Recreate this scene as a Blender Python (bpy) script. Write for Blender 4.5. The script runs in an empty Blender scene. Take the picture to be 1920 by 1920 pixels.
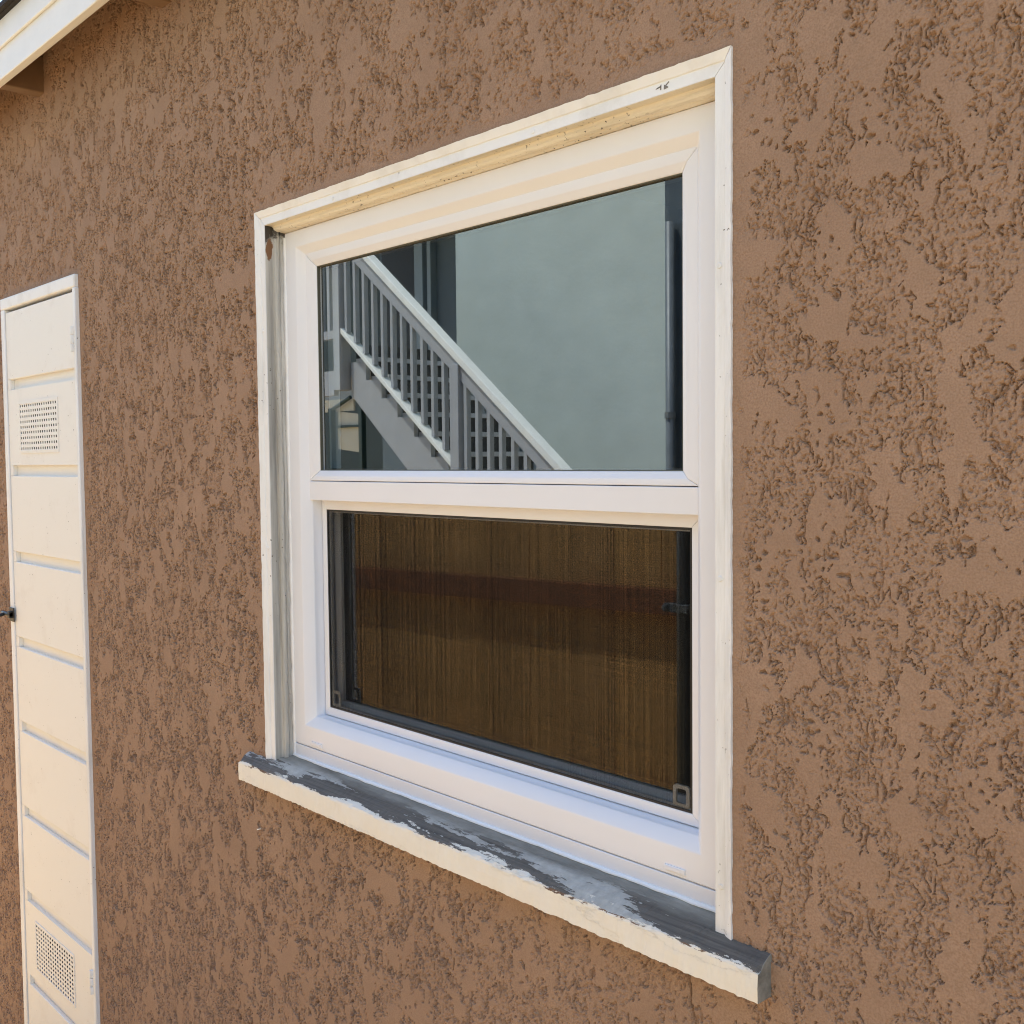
import bpy, bmesh, math, random
import numpy as np
from mathutils import Matrix, Vector

random.seed(7)
scn = bpy.context.scene
COL = scn.collection
RAD = math.radians

# ------------------------------------------------------------------ camera, sky, sun, exposure
S = 0.72            # survey units (used for everything on the house wall) to metres
EYE = 1.62          # camera height in metres
cam_d = bpy.data.cameras.new('camera')
cam = bpy.data.objects.new('camera', cam_d)
COL.objects.link(cam)
cam_d.sensor_fit = 'HORIZONTAL'
cam_d.sensor_width = 36.0
cam_d.lens = 36.0 * 2000.0 / 1920.0
cam_d.clip_start = 0.02
cam_d.clip_end = 500.0
Rc = np.array([[0.67894355, 0.73412255, -0.00998727],
               [0.02952726, -0.04089494, -0.99872706],
               [-0.73359648, 0.6777844, -0.04944198]])
u_ax, v_ax, w_ax = Rc            # right, down, forward in world axes
M = Matrix.Identity(4)
for r in range(3):
    M[r][0] = u_ax[r]
    M[r][1] = -v_ax[r]
    M[r][2] = -w_ax[r]
M[0][3], M[1][3], M[2][3] = 0.0, -0.9, EYE
cam.matrix_world = M
scn.camera = cam

SUN_EL, SUN_AZ = RAD(64.0), RAD(38.0)     # high sun behind the house, to the left
world = bpy.data.worlds.new('World')
scn.world = world
world.use_nodes = True
wn = world.node_tree.nodes
sky = wn.new('ShaderNodeTexSky')
sky.sky_type = 'NISHITA'
sky.sun_disc = False
sky.sun_elevation = SUN_EL
sky.sun_rotation = -SUN_AZ
sky.air_density = 1.0
sky.dust_density = 0.4
sky.ozone_density = 2.0
wn['Background'].inputs[1].default_value = 0.15
world.node_tree.links.new(sky.outputs[0], wn['Background'].inputs[0])
sun_d = bpy.data.lights.new('sun', 'SUN')
sun_d.energy = 2.8
sun_d.angle = RAD(0.5)
sun_d.color = (1.0, 0.975, 0.94)
sun = bpy.data.objects.new('sun', sun_d)
COL.objects.link(sun)
sun.rotation_euler = (-(math.pi / 2 - SUN_EL), 0, SUN_AZ)
sun.location = (0, 6, 12)

scn.view_settings.view_transform = 'Standard'
scn.view_settings.look = 'None'
scn.view_settings.gamma = 1.0
scn.view_settings.exposure = 1.57
scn.render.engine = 'CYCLES'
scn.cycles.use_denoising = True
scn.cycles.filter_width = 1.1
scn.cycles.max_bounces = 10
scn.cycles.diffuse_bounces = 6
scn.cycles.glossy_bounces = 5
scn.cycles.transparent_max_bounces = 24
scn.cycles.caustics_reflective = False
scn.cycles.caustics_refractive = False

# ------------------------------------------------------------------ materials
def mat(name):
    m = bpy.data.materials.new(name)
    m.use_nodes = True
    return m, m.node_tree, m.node_tree.nodes['Principled BSDF']

def N(nt, kind, **kw):
    n = nt.nodes.new('ShaderNode' + kind)
    for k, v in kw.items():
        if k.startswith('i_'):
            key = k[2:]
            n.inputs[int(key) if key.isdigit() else key].default_value = v
        else:
            setattr(n, k, v)
    return n

def coords(nt, scale=(1, 1, 1), loc=(0, 0, 0)):
    tc = N(nt, 'TexCoord')
    mp = N(nt, 'Mapping')
    mp.inputs['Scale'].default_value = scale
    mp.inputs['Location'].default_value = loc
    nt.links.new(tc.outputs['Object'], mp.inputs['Vector'])
    return mp.outputs['Vector']

def noise(nt, vec, scale, detail=4, rough=0.55):
    n = N(nt, 'TexNoise')
    n.inputs['Scale'].default_value = scale
    n.inputs['Detail'].default_value = detail
    n.inputs['Roughness'].default_value = rough
    nt.links.new(vec, n.inputs['Vector'])
    return n.outputs['Fac']

def ramp(nt, fac, stops):
    r = N(nt, 'ValToRGB')
    el = r.color_ramp.elements
    while len(el) < len(stops):
        el.new(0.5)
    for e, (p, c) in zip(el, stops):
        e.position = p
        e.color = (c, c, c, 1) if isinstance(c, (int, float)) else (*c, 1)
    nt.links.new(fac, r.inputs['Fac'])
    return r.outputs['Color']

def mixc(nt, fac, a, b):
    m = N(nt, 'Mix', data_type='RGBA')
    for sock, v in ((m.inputs[0], fac), (m.inputs[6], a), (m.inputs[7], b)):
        if hasattr(v, 'is_linked') or hasattr(v, 'links'):
            nt.links.new(v, sock)
        elif isinstance(v, (int, float)):
            sock.default_value = v
        else:
            sock.default_value = (*v, 1)
    return m.outputs[2]

def math_n(nt, op, a, b=None, clamp=False):
    n = N(nt, 'Math', operation=op, use_clamp=clamp)
    for i, v in enumerate((a, b)):
        if v is None:
            continue
        if isinstance(v, (int, float)):
            n.inputs[i].default_value = v
        else:
            nt.links.new(v, n.inputs[i])
    return n.outputs[0]

def bump(nt, bsdf, height, strength, dist):
    b = N(nt, 'Bump')
    b.inputs['Strength'].default_value = strength
    b.inputs['Distance'].default_value = dist
    nt.links.new(height, b.inputs['Height'])
    nt.links.new(b.outputs[0], bsdf.inputs['Normal'])

def simple(name, col, rough=0.6, var=0.0, vscale=20, bmp=0.0, bscale=200, metal=0.0, stretch=(1, 1, 1)):
    m, nt, b = mat(name)
    v = coords(nt, stretch)
    if var:
        f = noise(nt, v, vscale, 5)
        c = ramp(nt, f, [(0.3, tuple(x * (1 - var) for x in col)), (0.7, tuple(min(1, x * (1 + var)) for x in col))])
        nt.links.new(c, b.inputs['Base Color'])
    else:
        b.inputs['Base Color'].default_value = (*col, 1)
    b.inputs['Roughness'].default_value = rough
    b.inputs['Metallic'].default_value = metal
    if bmp:
        bump(nt, b, noise(nt, v, bscale, 4), bmp, 0.002)
    return m

MAT = {}
# stucco paint: one brown, slightly uneven
m, nt, b = mat('stucco_paint')
v = coords(nt)
c = ramp(nt, noise(nt, v, 6, 5), [(0.3, (0.326, 0.212, 0.149)), (0.7, (0.396, 0.263, 0.187))])
c2 = mixc(nt, ramp(nt, noise(nt, v, 60, 4), [(0.4, 0.0), (0.75, 0.35)]), c, (0.27, 0.186, 0.130))
c2 = mixc(nt, ramp(nt, noise(nt, v, 520, 2, 0.5), [(0.35, 0.0), (0.75, 1.0)]), c2, (0.272, 0.173, 0.116))
nt.links.new(c2, b.inputs['Base Color'])
b.inputs['Roughness'].default_value = 0.92
b.inputs['Specular IOR Level'].default_value = 0.2
bump(nt, b, noise(nt, v, 480, 3, 0.65), 0.6, 0.0018)
MAT['stucco'] = m
MAT['vinyl'] = simple('white_vinyl', (0.77, 0.778, 0.83), 0.38, 0.015, 8)
MAT['caulk'] = simple('white_caulk', (0.80, 0.81, 0.83), 0.5, 0.03, 90, 0.25, 120)

def old_paint(name, base, dirt, lo, hi, stretch, speck=0.72, dscale=14):
    m, nt, b = mat(name)
    v = coords(nt, stretch)
    vv = coords(nt)
    d = ramp(nt, noise(nt, v, dscale, 7, 0.65), [(lo, 0.0), (hi, 1.0)])
    c = mixc(nt, d, base, dirt)
    sp = ramp(nt, noise(nt, vv, 150, 3, 0.5), [(speck, 0.0), (speck + 0.02, 1.0)])
    big = ramp(nt, noise(nt, vv, 9, 3, 0.5), [(0.42, 0.0), (0.6, 1.0)])
    sp = math_n(nt, 'MULTIPLY', sp, big)
    c = mixc(nt, sp, c, (0.10, 0.085, 0.075))
    nt.links.new(c, b.inputs['Base Color'])
    b.inputs['Roughness'].default_value = 0.6
    h = math_n(nt, 'SUBTRACT', noise(nt, v, 60, 5, 0.6), math_n(nt, 'MULTIPLY', sp, 0.8))
    bump(nt, b, h, 0.35, 0.0015)
    return m, nt, b, c

MAT['casing'] = old_paint('old_white_paint', (0.80, 0.805, 0.815), (0.58, 0.56, 0.53), 0.5, 0.95, (1, 1, 1), 0.73)[0]
MAT['casing_v'] = old_paint('old_white_paint_upright', (0.80, 0.805, 0.815), (0.50, 0.49, 0.47), 0.48, 0.9, (3, 3, 0.35), 0.70)[0]
MAT['jamb_head'] = old_paint('head_jamb_paint', (0.78, 0.72, 0.60), (0.42, 0.36, 0.27), 0.5, 0.85, (0.3, 3, 3), 0.64)[0]
# grimy side jamb with bare wood showing near its top
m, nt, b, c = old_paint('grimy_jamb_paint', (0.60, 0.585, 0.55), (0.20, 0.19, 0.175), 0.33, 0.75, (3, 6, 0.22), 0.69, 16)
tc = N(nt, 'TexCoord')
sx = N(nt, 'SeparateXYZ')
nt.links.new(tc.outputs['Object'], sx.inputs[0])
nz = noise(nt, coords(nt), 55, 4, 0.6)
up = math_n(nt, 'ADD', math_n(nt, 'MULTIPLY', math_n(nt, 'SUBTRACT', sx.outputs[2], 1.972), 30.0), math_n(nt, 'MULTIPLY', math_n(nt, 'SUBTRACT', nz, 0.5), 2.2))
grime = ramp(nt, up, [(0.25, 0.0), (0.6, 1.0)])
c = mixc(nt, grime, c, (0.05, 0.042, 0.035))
d1 = math_n(nt, 'ABSOLUTE', math_n(nt, 'MULTIPLY', math_n(nt, 'SUBTRACT', sx.outputs[2], 1.969), 52.0))
d2 = math_n(nt, 'ABSOLUTE', math_n(nt, 'MULTIPLY', math_n(nt, 'SUBTRACT', sx.outputs[1], 0.0135), 160.0))
wood = math_n(nt, 'ADD', math_n(nt, 'SQRT', math_n(nt, 'ADD', math_n(nt, 'MULTIPLY', d1, d1), math_n(nt, 'MULTIPLY', d2, d2))), math_n(nt, 'MULTIPLY', math_n(nt, 'SUBTRACT', nz, 0.5), 1.6))
c = mixc(nt, ramp(nt, wood, [(0.85, 1.0), (1.0, 0.0)]), c, (0.21, 0.105, 0.05))
nt.links.new(c, b.inputs['Base Color'])
MAT['jamb'] = m

# weathered sill: cream paint on the face, peeled and grey on top
m, nt, b = mat('peeling_sill_paint')
tc = N(nt, 'TexCoord')
sx = N(nt, 'SeparateXYZ')
nt.links.new(tc.outputs['Object'], sx.inputs[0])
v = coords(nt)
vs = coords(nt, (0.22, 1, 1))
paint = ramp(nt, noise(nt, v, 25, 5), [(0.35, (0.765, 0.725, 0.65)), (0.7, (0.80, 0.765, 0.70))])
grain = noise(nt, coords(nt, (0.05, 2.2, 2.2)), 120, 5, 0.6)
bare = ramp(nt, grain, [(0.25, (0.062, 0.054, 0.046)), (0.75, (0.165, 0.148, 0.130))])
brown = ramp(nt, grain, [(0.2, (0.09, 0.05, 0.03)), (0.8, (0.24, 0.14, 0.085))])
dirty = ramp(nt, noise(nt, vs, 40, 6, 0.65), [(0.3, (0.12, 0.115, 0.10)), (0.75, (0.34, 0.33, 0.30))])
pale = ramp(nt, noise(nt, v, 70, 5, 0.6), [(0.25, (0.32, 0.31, 0.29)), (0.75, (0.53, 0.52, 0.49))])
jag = noise(nt, vs, 32, 9, 0.72)          # ragged flake outline, long with the grain
jag2 = noise(nt, coords(nt, (0.17, 1, 1), (3, 1, 2)), 19, 9, 0.70)
yy = sx.outputs[1]                        # metres: -0.0195 front face .. +0.033 against the frame
# how far back from the nose, 0 at nose .. 1 at frame
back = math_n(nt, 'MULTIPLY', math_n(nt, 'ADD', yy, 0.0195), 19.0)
# top coat left lying on the top: strong near the back as grime, patchy in the middle
flake = math_n(nt, 'ADD', math_n(nt, 'MULTIPLY', math_n(nt, 'SUBTRACT', jag2, 0.5), 5.0), 0.30)
flake_m = ramp(nt, flake, [(0.42, 0.0), (0.46, 1.0)])
top = mixc(nt, flake_m, bare, pale)
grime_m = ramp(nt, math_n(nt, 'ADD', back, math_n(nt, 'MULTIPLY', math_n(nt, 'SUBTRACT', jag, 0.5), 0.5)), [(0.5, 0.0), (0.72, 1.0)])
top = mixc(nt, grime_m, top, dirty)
# front face: cream down to a ragged upper edge; brown bare wood in the chips
zz = sx.outputs[2]                        # metres, nose edge at 1.1066
edge = math_n(nt, 'ADD', math_n(nt, 'MULTIPLY', math_n(nt, 'SUBTRACT', zz, 1.1045), 140.0), math_n(nt, 'MULTIPLY', math_n(nt, 'SUBTRACT', jag, 0.5), 7.0))
edge = math_n(nt, 'ADD', edge, -0.1)
is_top = ramp(nt, edge, [(0.48, 0.0), (0.5, 1.0)])
face_top = math_n(nt, 'GREATER_THAN', yy, -0.0185)
front_chip = mixc(nt, face_top, brown, top)
col = mixc(nt, is_top, paint, front_chip)
col = mixc(nt, math_n(nt, 'GREATER_THAN', sx.outputs[0], -0.5993), col, dirty)
nt.links.new(col, b.inputs['Base Color'])
b.inputs['Roughness'].default_value = 0.68
hh = math_n(nt, 'SUBTRACT', math_n(nt, 'MULTIPLY', flake_m, 0.5), math_n(nt, 'MULTIPLY', is_top, 0.5))
hh = math_n(nt, 'ADD', hh, math_n(nt, 'MULTIPLY', grain, 0.5))
bump(nt, b, hh, 0.6, 0.0015)
MAT['sill'] = m

MAT['bare'] = simple('bare_grey_wood', (0.20, 0.185, 0.17), 0.8, 0.3, 90)
MAT['rubber'] = simple('black_rubber', (0.012, 0.012, 0.013), 0.55)
MAT['wire'] = simple('dark_fibreglass_mesh', (0.005, 0.005, 0.005), 0.8)
MAT['wire'].node_tree.nodes['Principled BSDF'].inputs['Specular IOR Level'].default_value = 0.15
MAT['gasket'] = simple('grey_gasket', (0.085, 0.085, 0.065), 0.6)
MAT['tab'] = simple('grey_plastic', (0.75, 0.74, 0.73), 0.45)
MAT['door_paint'] = old_paint('door_cream_paint', (0.79, 0.775, 0.745), (0.66, 0.625, 0.58), 0.55, 0.95, (1, 1, 1), 0.72, 9)[0]
MAT['black_iron'] = simple('black_iron', (0.02, 0.02, 0.02), 0.45, 0.3, 60, metal=0.3)
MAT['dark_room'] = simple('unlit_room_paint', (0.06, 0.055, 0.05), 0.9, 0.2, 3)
MAT['fascia'] = simple('white_fascia_paint', (0.78, 0.775, 0.76), 0.5, 0.03, 12, 0.2, 60)
MAT['brown_wood'] = simple('brown_painted_wood', (0.19, 0.108, 0.058), 0.75, 0.12, 25, 0.3, 80)
MAT['shingle'] = simple('dark_shingle', (0.022, 0.019, 0.018), 0.95, 0.3, 80, 0.6, 300)
MAT['grey_wall'] = simple('pale_grey_green_stucco', (0.43, 0.485, 0.435), 0.9, 0.06, 3.0, 0.9, 20, stretch=(1, 1, 1.5))
MAT['grey_wood'] = simple('grey_painted_wood', (0.33, 0.34, 0.345), 0.55, 0.05, 9)
MAT['tread'] = simple('grey_tread_wood', (0.48, 0.485, 0.48), 0.7, 0.12, 15)
MAT['trim_blue'] = simple('blue_grey_trim', (0.22, 0.27, 0.30), 0.5, 0.05, 6)
MAT['entry_shade'] = simple('shadow_slate_tone', (0.095, 0.125, 0.145), 0.7, 0.06, 4)  # slate tone stands in for the shadow over the recessed entry
MAT['dark_wing'] = simple('dark_green_siding', (0.014, 0.026, 0.027), 0.6, 0.2, 3)
MAT['rail_paint'] = simple('pale_rail_paint', (0.74, 0.75, 0.69), 0.5, 0.04, 9)
MAT['riser'] = simple('shade_toned_riser', (0.035, 0.032, 0.028), 0.7, 0.15, 9)  # near-black colour stands in for the shade between treads
MAT['doorway'] = simple('dark_doorway', (0.015, 0.016, 0.017), 0.6)
MAT['post'] = simple('dark_steel_paint', (0.05, 0.065, 0.07), 0.5, 0.15, 12)
MAT['pipe'] = simple('galvanised_pipe', (0.12, 0.135, 0.14), 0.5, 0.12, 25, metal=0.2)
MAT['cream'] = simple('cream_fabric', (0.62, 0.57, 0.45), 0.85, 0.06, 5)
MAT['green'] = simple('dark_green_metal', (0.02, 0.045, 0.042), 0.5)
m, nt, b = mat('weathered_board')
v = coords(nt, (4, 4, 0.25))
c = ramp(nt, noise(nt, v, 9, 7, 0.65), [(0.25, (0.50, 0.26, 0.075)), (0.5, (0.62, 0.345, 0.11)), (0.8, (0.70, 0.41, 0.15))])
oi = N(nt, 'ObjectInfo')
c = mixc(nt, math_n(nt, 'MULTIPLY', oi.outputs['Random'], 0.35), c, (0.30, 0.17, 0.075))
nt.links.new(c, b.inputs['Base Color'])
b.inputs['Roughness'].default_value = 0.8
MAT['board'] = m
MAT['redwood'] = simple('red_brown_rail', (0.24, 0.088, 0.028), 0.7, 0.2, 30, stretch=(0.2, 1, 1))
m, nt, b = mat('warm_concrete')
v = coords(nt)
c = ramp(nt, noise(nt, v, 1.5, 8, 0.6), [(0.3, (0.58, 0.41, 0.20)), (0.7, (0.66, 0.475, 0.24))])  # unseen ground, orange deepened to throw warm bounce onto the wall
nt.links.new(c, b.inputs['Base Color'])
b.inputs['Roughness'].default_value = 0.9
bump(nt, b, noise(nt, v, 120, 4), 0.3, 0.003)
MAT['ground'] = m

# window glass: clear, with an angle-dependent mirror of the yard
m = bpy.data.materials.new('window_glass')
m.use_nodes = True
nt = m.node_tree
nt.nodes.clear()
out = N(nt, 'OutputMaterial')
geo = N(nt, 'NewGeometry')
dot = N(nt, 'VectorMath', operation='DOT_PRODUCT')
nt.links.new(geo.outputs['Incoming'], dot.inputs[0])
nt.links.new(geo.outputs['Normal'], dot.inputs[1])
cosv = math_n(nt, 'ABSOLUTE', dot.outputs['Value'])
pw = math_n(nt, 'POWER', math_n(nt, 'SUBTRACT', 1.0, cosv), 5.0)
fac = math_n(nt, 'ADD', math_n(nt, 'MULTIPLY', pw, 0.73), 0.27)
tr = N(nt, 'BsdfTransparent')
tr.inputs[0].default_value = (0.93, 0.95, 0.945, 1)
gl = N(nt, 'BsdfGlossy')
gl.inputs['Roughness'].default_value = 0.0
gl.inputs['Color'].default_value = (0.97, 1.0, 0.985, 1)
mx = N(nt, 'MixShader')
nt.links.new(math_n(nt, 'MULTIPLY', fac, math_n(nt, 'SUBTRACT', 1.0, geo.outputs['Backfacing'])), mx.inputs[0])
nt.links.new(tr.outputs[0], mx.inputs[1])
nt.links.new(gl.outputs[0], mx.inputs[2])
nt.links.new(mx.outputs[0], out.inputs['Surface'])
MAT['glass'] = m
m2 = m.copy()
m2.name = 'inner_window_glass'
for n_ in m2.node_tree.nodes:
    if n_.type == 'MATH' and n_.operation == 'ADD':
        n_.inputs[1].default_value = 0.03
MAT['glass_in'] = m2

# ------------------------------------------------------------------ builders
def P(p):
    """survey units relative to the eye -> metres"""
    return (p[0] * S, p[1] * S, EYE + p[2] * S)

class MB:
    def __init__(self, su=False):
        self.v, self.f, self.su = [], [], su
    def add(self, pts, faces):
        o = len(self.v)
        self.v += [P(p) if self.su else tuple(p) for p in pts]
        self.f += [tuple(o + i for i in f) for f in faces]
    def box(self, x0, x1, y0, y1, z0, z1):
        self.hexa([(x0, y0, z0), (x1, y0, z0), (x1, y1, z0), (x0, y1, z0),
                   (x0, y0, z1), (x1, y0, z1), (x1, y1, z1), (x0, y1, z1)])
        return self
    def hexa(self, p):
        self.add(p, [(0, 3, 2, 1), (4, 5, 6, 7), (0, 1, 5, 4), (1, 2, 6, 5), (2, 3, 7, 6), (3, 0, 4, 7)])
        return self
    def prism(self, prof, a, b):
        """profile [(y,z)] extruded along x from a to b"""
        n = len(prof)
        self.add([(a, y, z) for y, z in prof] + [(b, y, z) for y, z in prof],
                 [tuple(range(n)), tuple(range(2 * n - 1, n - 1, -1))] +
                 [(i, n + i, n + (i + 1) % n, (i + 1) % n) for i in range(n)])
        return self
    def tube(self, p, q, r, n=14):
        p, q = Vector(p), Vector(q)
        d = (q - p).normalized()
        a = d.orthogonal().normalized()
        c = d.cross(a)
        pts = [tuple(e + r * (math.cos(t) * a + math.sin(t) * c)) for e in (p, q) for t in [2 * math.pi * i / n for i in range(n)]]
        self.add(pts, [tuple(range(n)), tuple(range(2 * n - 1, n - 1, -1))] + [(i, n + i, n + (i + 1) % n, (i + 1) % n) for i in range(n)])
        return self
    def build(self, name, material, parent=None, bevel=0.0, smooth=False, seg=2):
        me = bpy.data.meshes.new(name)
        me.from_pydata(self.v, [], self.f)
        bm = bmesh.new()
        bm.from_mesh(me)
        bmesh.ops.recalc_face_normals(bm, faces=bm.faces)
        bm.to_mesh(me)
        bm.free()
        me.materials.append(MAT[material])
        o = bpy.data.objects.new(name, me)
        COL.objects.link(o)
        if parent:
            o.parent = parent
        if smooth:
            for p in me.polygons:
                p.use_smooth = True
        if bevel:
            md = o.modifiers.new('edge', 'BEVEL')
            md.width = bevel
            md.segments = seg
            md.limit_method = 'ANGLE'
            md.angle_limit = RAD(25)
            md.harden_normals = False
            for p in me.polygons:
                p.use_smooth = True
            me.set_sharp_from_angle(angle=RAD(35)) if hasattr(me, 'set_sharp_from_angle') else None
        return o

def hash_noise(a, b, seed=0):
    return (math.sin(a * 12.9898 + b * 78.233 + seed * 37.719) * 43758.5453) % 1.0

def vnoise1(t, seed):
    i = math.floor(t)
    f = t - i
    f = f * f * (3 - 2 * f)
    return (hash_noise(i, seed) * (1 - f) + hash_noise(i + 1, seed) * f) * 2 - 1

def side_strip(rings, side, gap=0.0, n=1, jit=0.0, seed=0, closed=True, jw=None):
    """one side (L,R,T,B) of a rectangular frame; rings = [(x0,x1,z0,z1,y)] list the profile. Survey units."""
    mb = MB(True)
    ends = []
    for (x0, x1, z0, z1, y) in rings:
        if side == 'L': ends.append(((x0, y, z1 - gap), (x0, y, z0 + gap)))
        if side == 'R': ends.append(((x1, y, z1 - gap), (x1, y, z0 + gap)))
        if side == 'T': ends.append(((x0 + gap, y, z1), (x1 - gap, y, z1)))
        if side == 'B': ends.append(((x0 + gap, y, z0), (x1 - gap, y, z0)))
    k = len(ends)
    jw = jw or [1.0] * k
    pts = []
    for s in range(n + 1):
        t = s / n
        for j, (a, b) in enumerate(ends):
            p = [a[i] + (b[i] - a[i]) * t for i in range(3)]
            if jit:
                L = (p[2] if side in 'LR' else p[0]) * 60
                e = jit * jw[j] * (vnoise1(L, seed + j) * 0.6 + vnoise1(L * 3.7, seed + 9 + j) * 0.4)
                p[0 if side in 'LR' else 2] += e
                p[1] += jit * jw[j] * 0.5 * vnoise1(L * 1.3, seed + 20 + j)
            pts.append(tuple(p))
    faces = []
    for s in range(n):
        for j in range(k if closed else k - 1):
            a, b2 = s * k + j, s * k + (j + 1) % k
            faces.append((a, b2, b2 + k, a + k))
    if closed:
        faces.append(tuple(range(k)))
        faces.append(tuple(range(n * k + k - 1, n * k - 1, -1)))
    mb.add(pts, faces)
    return mb

def empty(name, loc=(0, 0, 0)):
    o = bpy.data.objects.new(name, None)
    o.location = loc
    COL.objects.link(o)
    return o

def tag(o, label=None, cat=None, group=None, kind=None):
    for k, val in (('label', label), ('category', cat), ('group', group), ('kind', kind)):
        if val:
            o[k] = val
    return o

# ------------------------------------------------------------------ ground
g = MB()
g.add([(-60, -60, 0), (60, -60, 0), (60, 60, 0), (-60, 60, 0)], [(0, 1, 2, 3)])
tag(g.build('ground', 'ground'), 'warm concrete yard beside the house, tinted orange for its bounce light', 'ground', kind='structure')

# ------------------------------------------------------------------ house
house = empty('house')
tag(house, 'brown rough stucco house with a white window and a narrow cream door', 'house')

# --- stucco relief: trowelled plateaus over a rough dash coat
def perlin(x, y, seed):
    xi = np.floor(x).astype(np.int64)
    yi = np.floor(y).astype(np.int64)
    xf, yf = x - xi, y - yi
    def grad(ix, iy, dx, dy):
        h = (ix * 374761393 + iy * 668265263 + seed * 974634777) & 0xFFFFFFFF
        h = ((h ^ (h >> 13)) * 1274126177) & 0xFFFFFFFF
        h = h ^ (h >> 16)
        a = (h & 0xFFFF) * (2 * np.pi / 65536.0)
        return np.cos(a) * dx + np.sin(a) * dy
    sx_, sy_ = xf * xf * xf * (xf * (xf * 6 - 15) + 10), yf * yf * yf * (yf * (yf * 6 - 15) + 10)
    a = grad(xi, yi, xf, yf)
    b_ = grad(xi + 1, yi, xf - 1, yf)
    c_ = grad(xi, yi + 1, xf, yf - 1)
    d_ = grad(xi + 1, yi + 1, xf - 1, yf - 1)
    return ((a * (1 - sx_) + b_ * sx_) * (1 - sy_) + (c_ * (1 - sx_) + d_ * sx_) * sy_) * 1.5

def fbm(x, y, oct_, gain, seed):
    t, amp = 0, 1.0
    for i in range(oct_):
        t = t + amp * perlin(x * 2 ** i, y * 2 ** i, seed + i)
        amp *= gain
    return t

def sstep(a, b_, x):
    t = np.clip((x - a) / (b_ - a), 0, 1)
    return t * t * (3 - 2 * t)

WIN = (-2.214 * S, -0.897 * S, EYE - 0.70 * S, EYE + 0.569 * S)
DOOR = (-3.965 * S, -3.286 * S, 0.0, EYE + 0.574 * S)
STUCCO_Y = 0.0032

def rect_dist(x, z, r):
    dx = np.maximum(np.maximum(r[0] - x, x - r[1]), 0)
    dz = np.maximum(np.maximum(r[2] - z, z - r[3]), 0)
    return np.hypot(dx, dz)

def stucco_depth(x, z):
    wx = x + 0.006 * perlin(x / 0.03, z / 0.03, 91) + 0.002 * perlin(x / 0.008, z / 0.008, 92)
    wz = z + 0.006 * perlin(x / 0.03, z / 0.03, 93) + 0.002 * perlin(x / 0.008, z / 0.008, 94)
    n = fbm(wx / 0.043, wz / 0.068, 5, 0.62, 11)
    n += 0.30 * fbm(wx / 0.016, wz / 0.030, 3, 0.6, 31)
    t = 0.10 + 0.07 * sstep(-0.60, -1.7, x) + 0.24 * perlin(x / 0.30, z / 0.36, 51) + 0.16 * perlin(x / 0.11, z / 0.15, 52)
    e = t - n                                            # > 0 : rough coat left showing
    mask = sstep(0.0, 0.06, e)
    near = sstep(-0.05, 0.02, e)
    sel = sstep(-0.20, 0.25, perlin(x / 0.022, z / 0.05, 61) + 0.6 * perlin(x / 0.009, z / 0.013, 62))
    crev = np.exp(-((e - 0.05) / 0.045) ** 2) * sel
    # thin squiggling tears, mostly upright, through the rough coat and along its borders
    rid = np.abs(perlin(wx / 0.014, wz / 0.044, 65) + 0.35 * perlin(wx / 0.005, wz / 0.009, 66))
    tear = (1 - sstep(0.03, 0.12, rid)) * sstep(-0.10, 0.20, perlin(x / 0.03, z / 0.05, 67))
    rid2 = np.abs(perlin(wx / 0.0070, wz / 0.012, 68) + 0.3 * perlin(wx / 0.003, wz / 0.004, 69))
    tear2 = (1 - sstep(0.04, 0.18, rid2)) * sstep(-0.05, 0.30, perlin(x / 0.012, z / 0.018, 70))
    g1 = perlin(x / 0.0040, z / 0.0048, 71)
    g2 = perlin(x / 0.0027, z / 0.0033, 72)
    pits = np.clip(g1 * 1.7 + g2 * 1.3 - 0.30, 0, 1)
    lone = np.clip((perlin(x / 0.0065, z / 0.008, 81) - 0.46) * 5, 0, 1) * (1 - mask) * sstep(0.0, 0.3, perlin(x / 0.07, z / 0.07, 82))
    left = sstep(-0.60, -1.7, x)
    deep = np.maximum(np.maximum(0.0048 * crev * crev, 0.0052 * tear * near), 0.0034 * tear2 * mask)
    d = deep * (0.60 + 1.2 * left) + mask * (0.0006 + 0.0021 * pits + 0.0003 * g1) + 0.0040 * lone
    # two old cracks running down from the sill
    for (xa, za, xb, zb, dep) in ((-0.704, 1.068, -0.693, 0.985, 0.007), (-0.880, 1.070, -0.8815, 1.020, 0.004)):
        tt = np.clip((z - zb) / (za - zb), 0, 1)
        xl = xb + (xa - xb) * tt + 0.004 * perlin(z / 0.02, z * 0, 97)
        d = np.maximum(d, dep * (1 - sstep(0.0006, 0.0022, np.abs(x - xl))) * ((z < za) & (z > zb)))
    d += 0.00018 * perlin(x / 0.012, z / 0.016, 83) + 0.0012 * perlin(x / 0.5, z / 0.5, 84)
    flat = sstep(0.004, 0.024, np.minimum(rect_dist(x, z, WIN), rect_dist(x, z, DOOR)) + 0.007 * perlin(x / 0.02, z / 0.02, 85))
    return d * (0.04 + 0.96 * flat)

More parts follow.
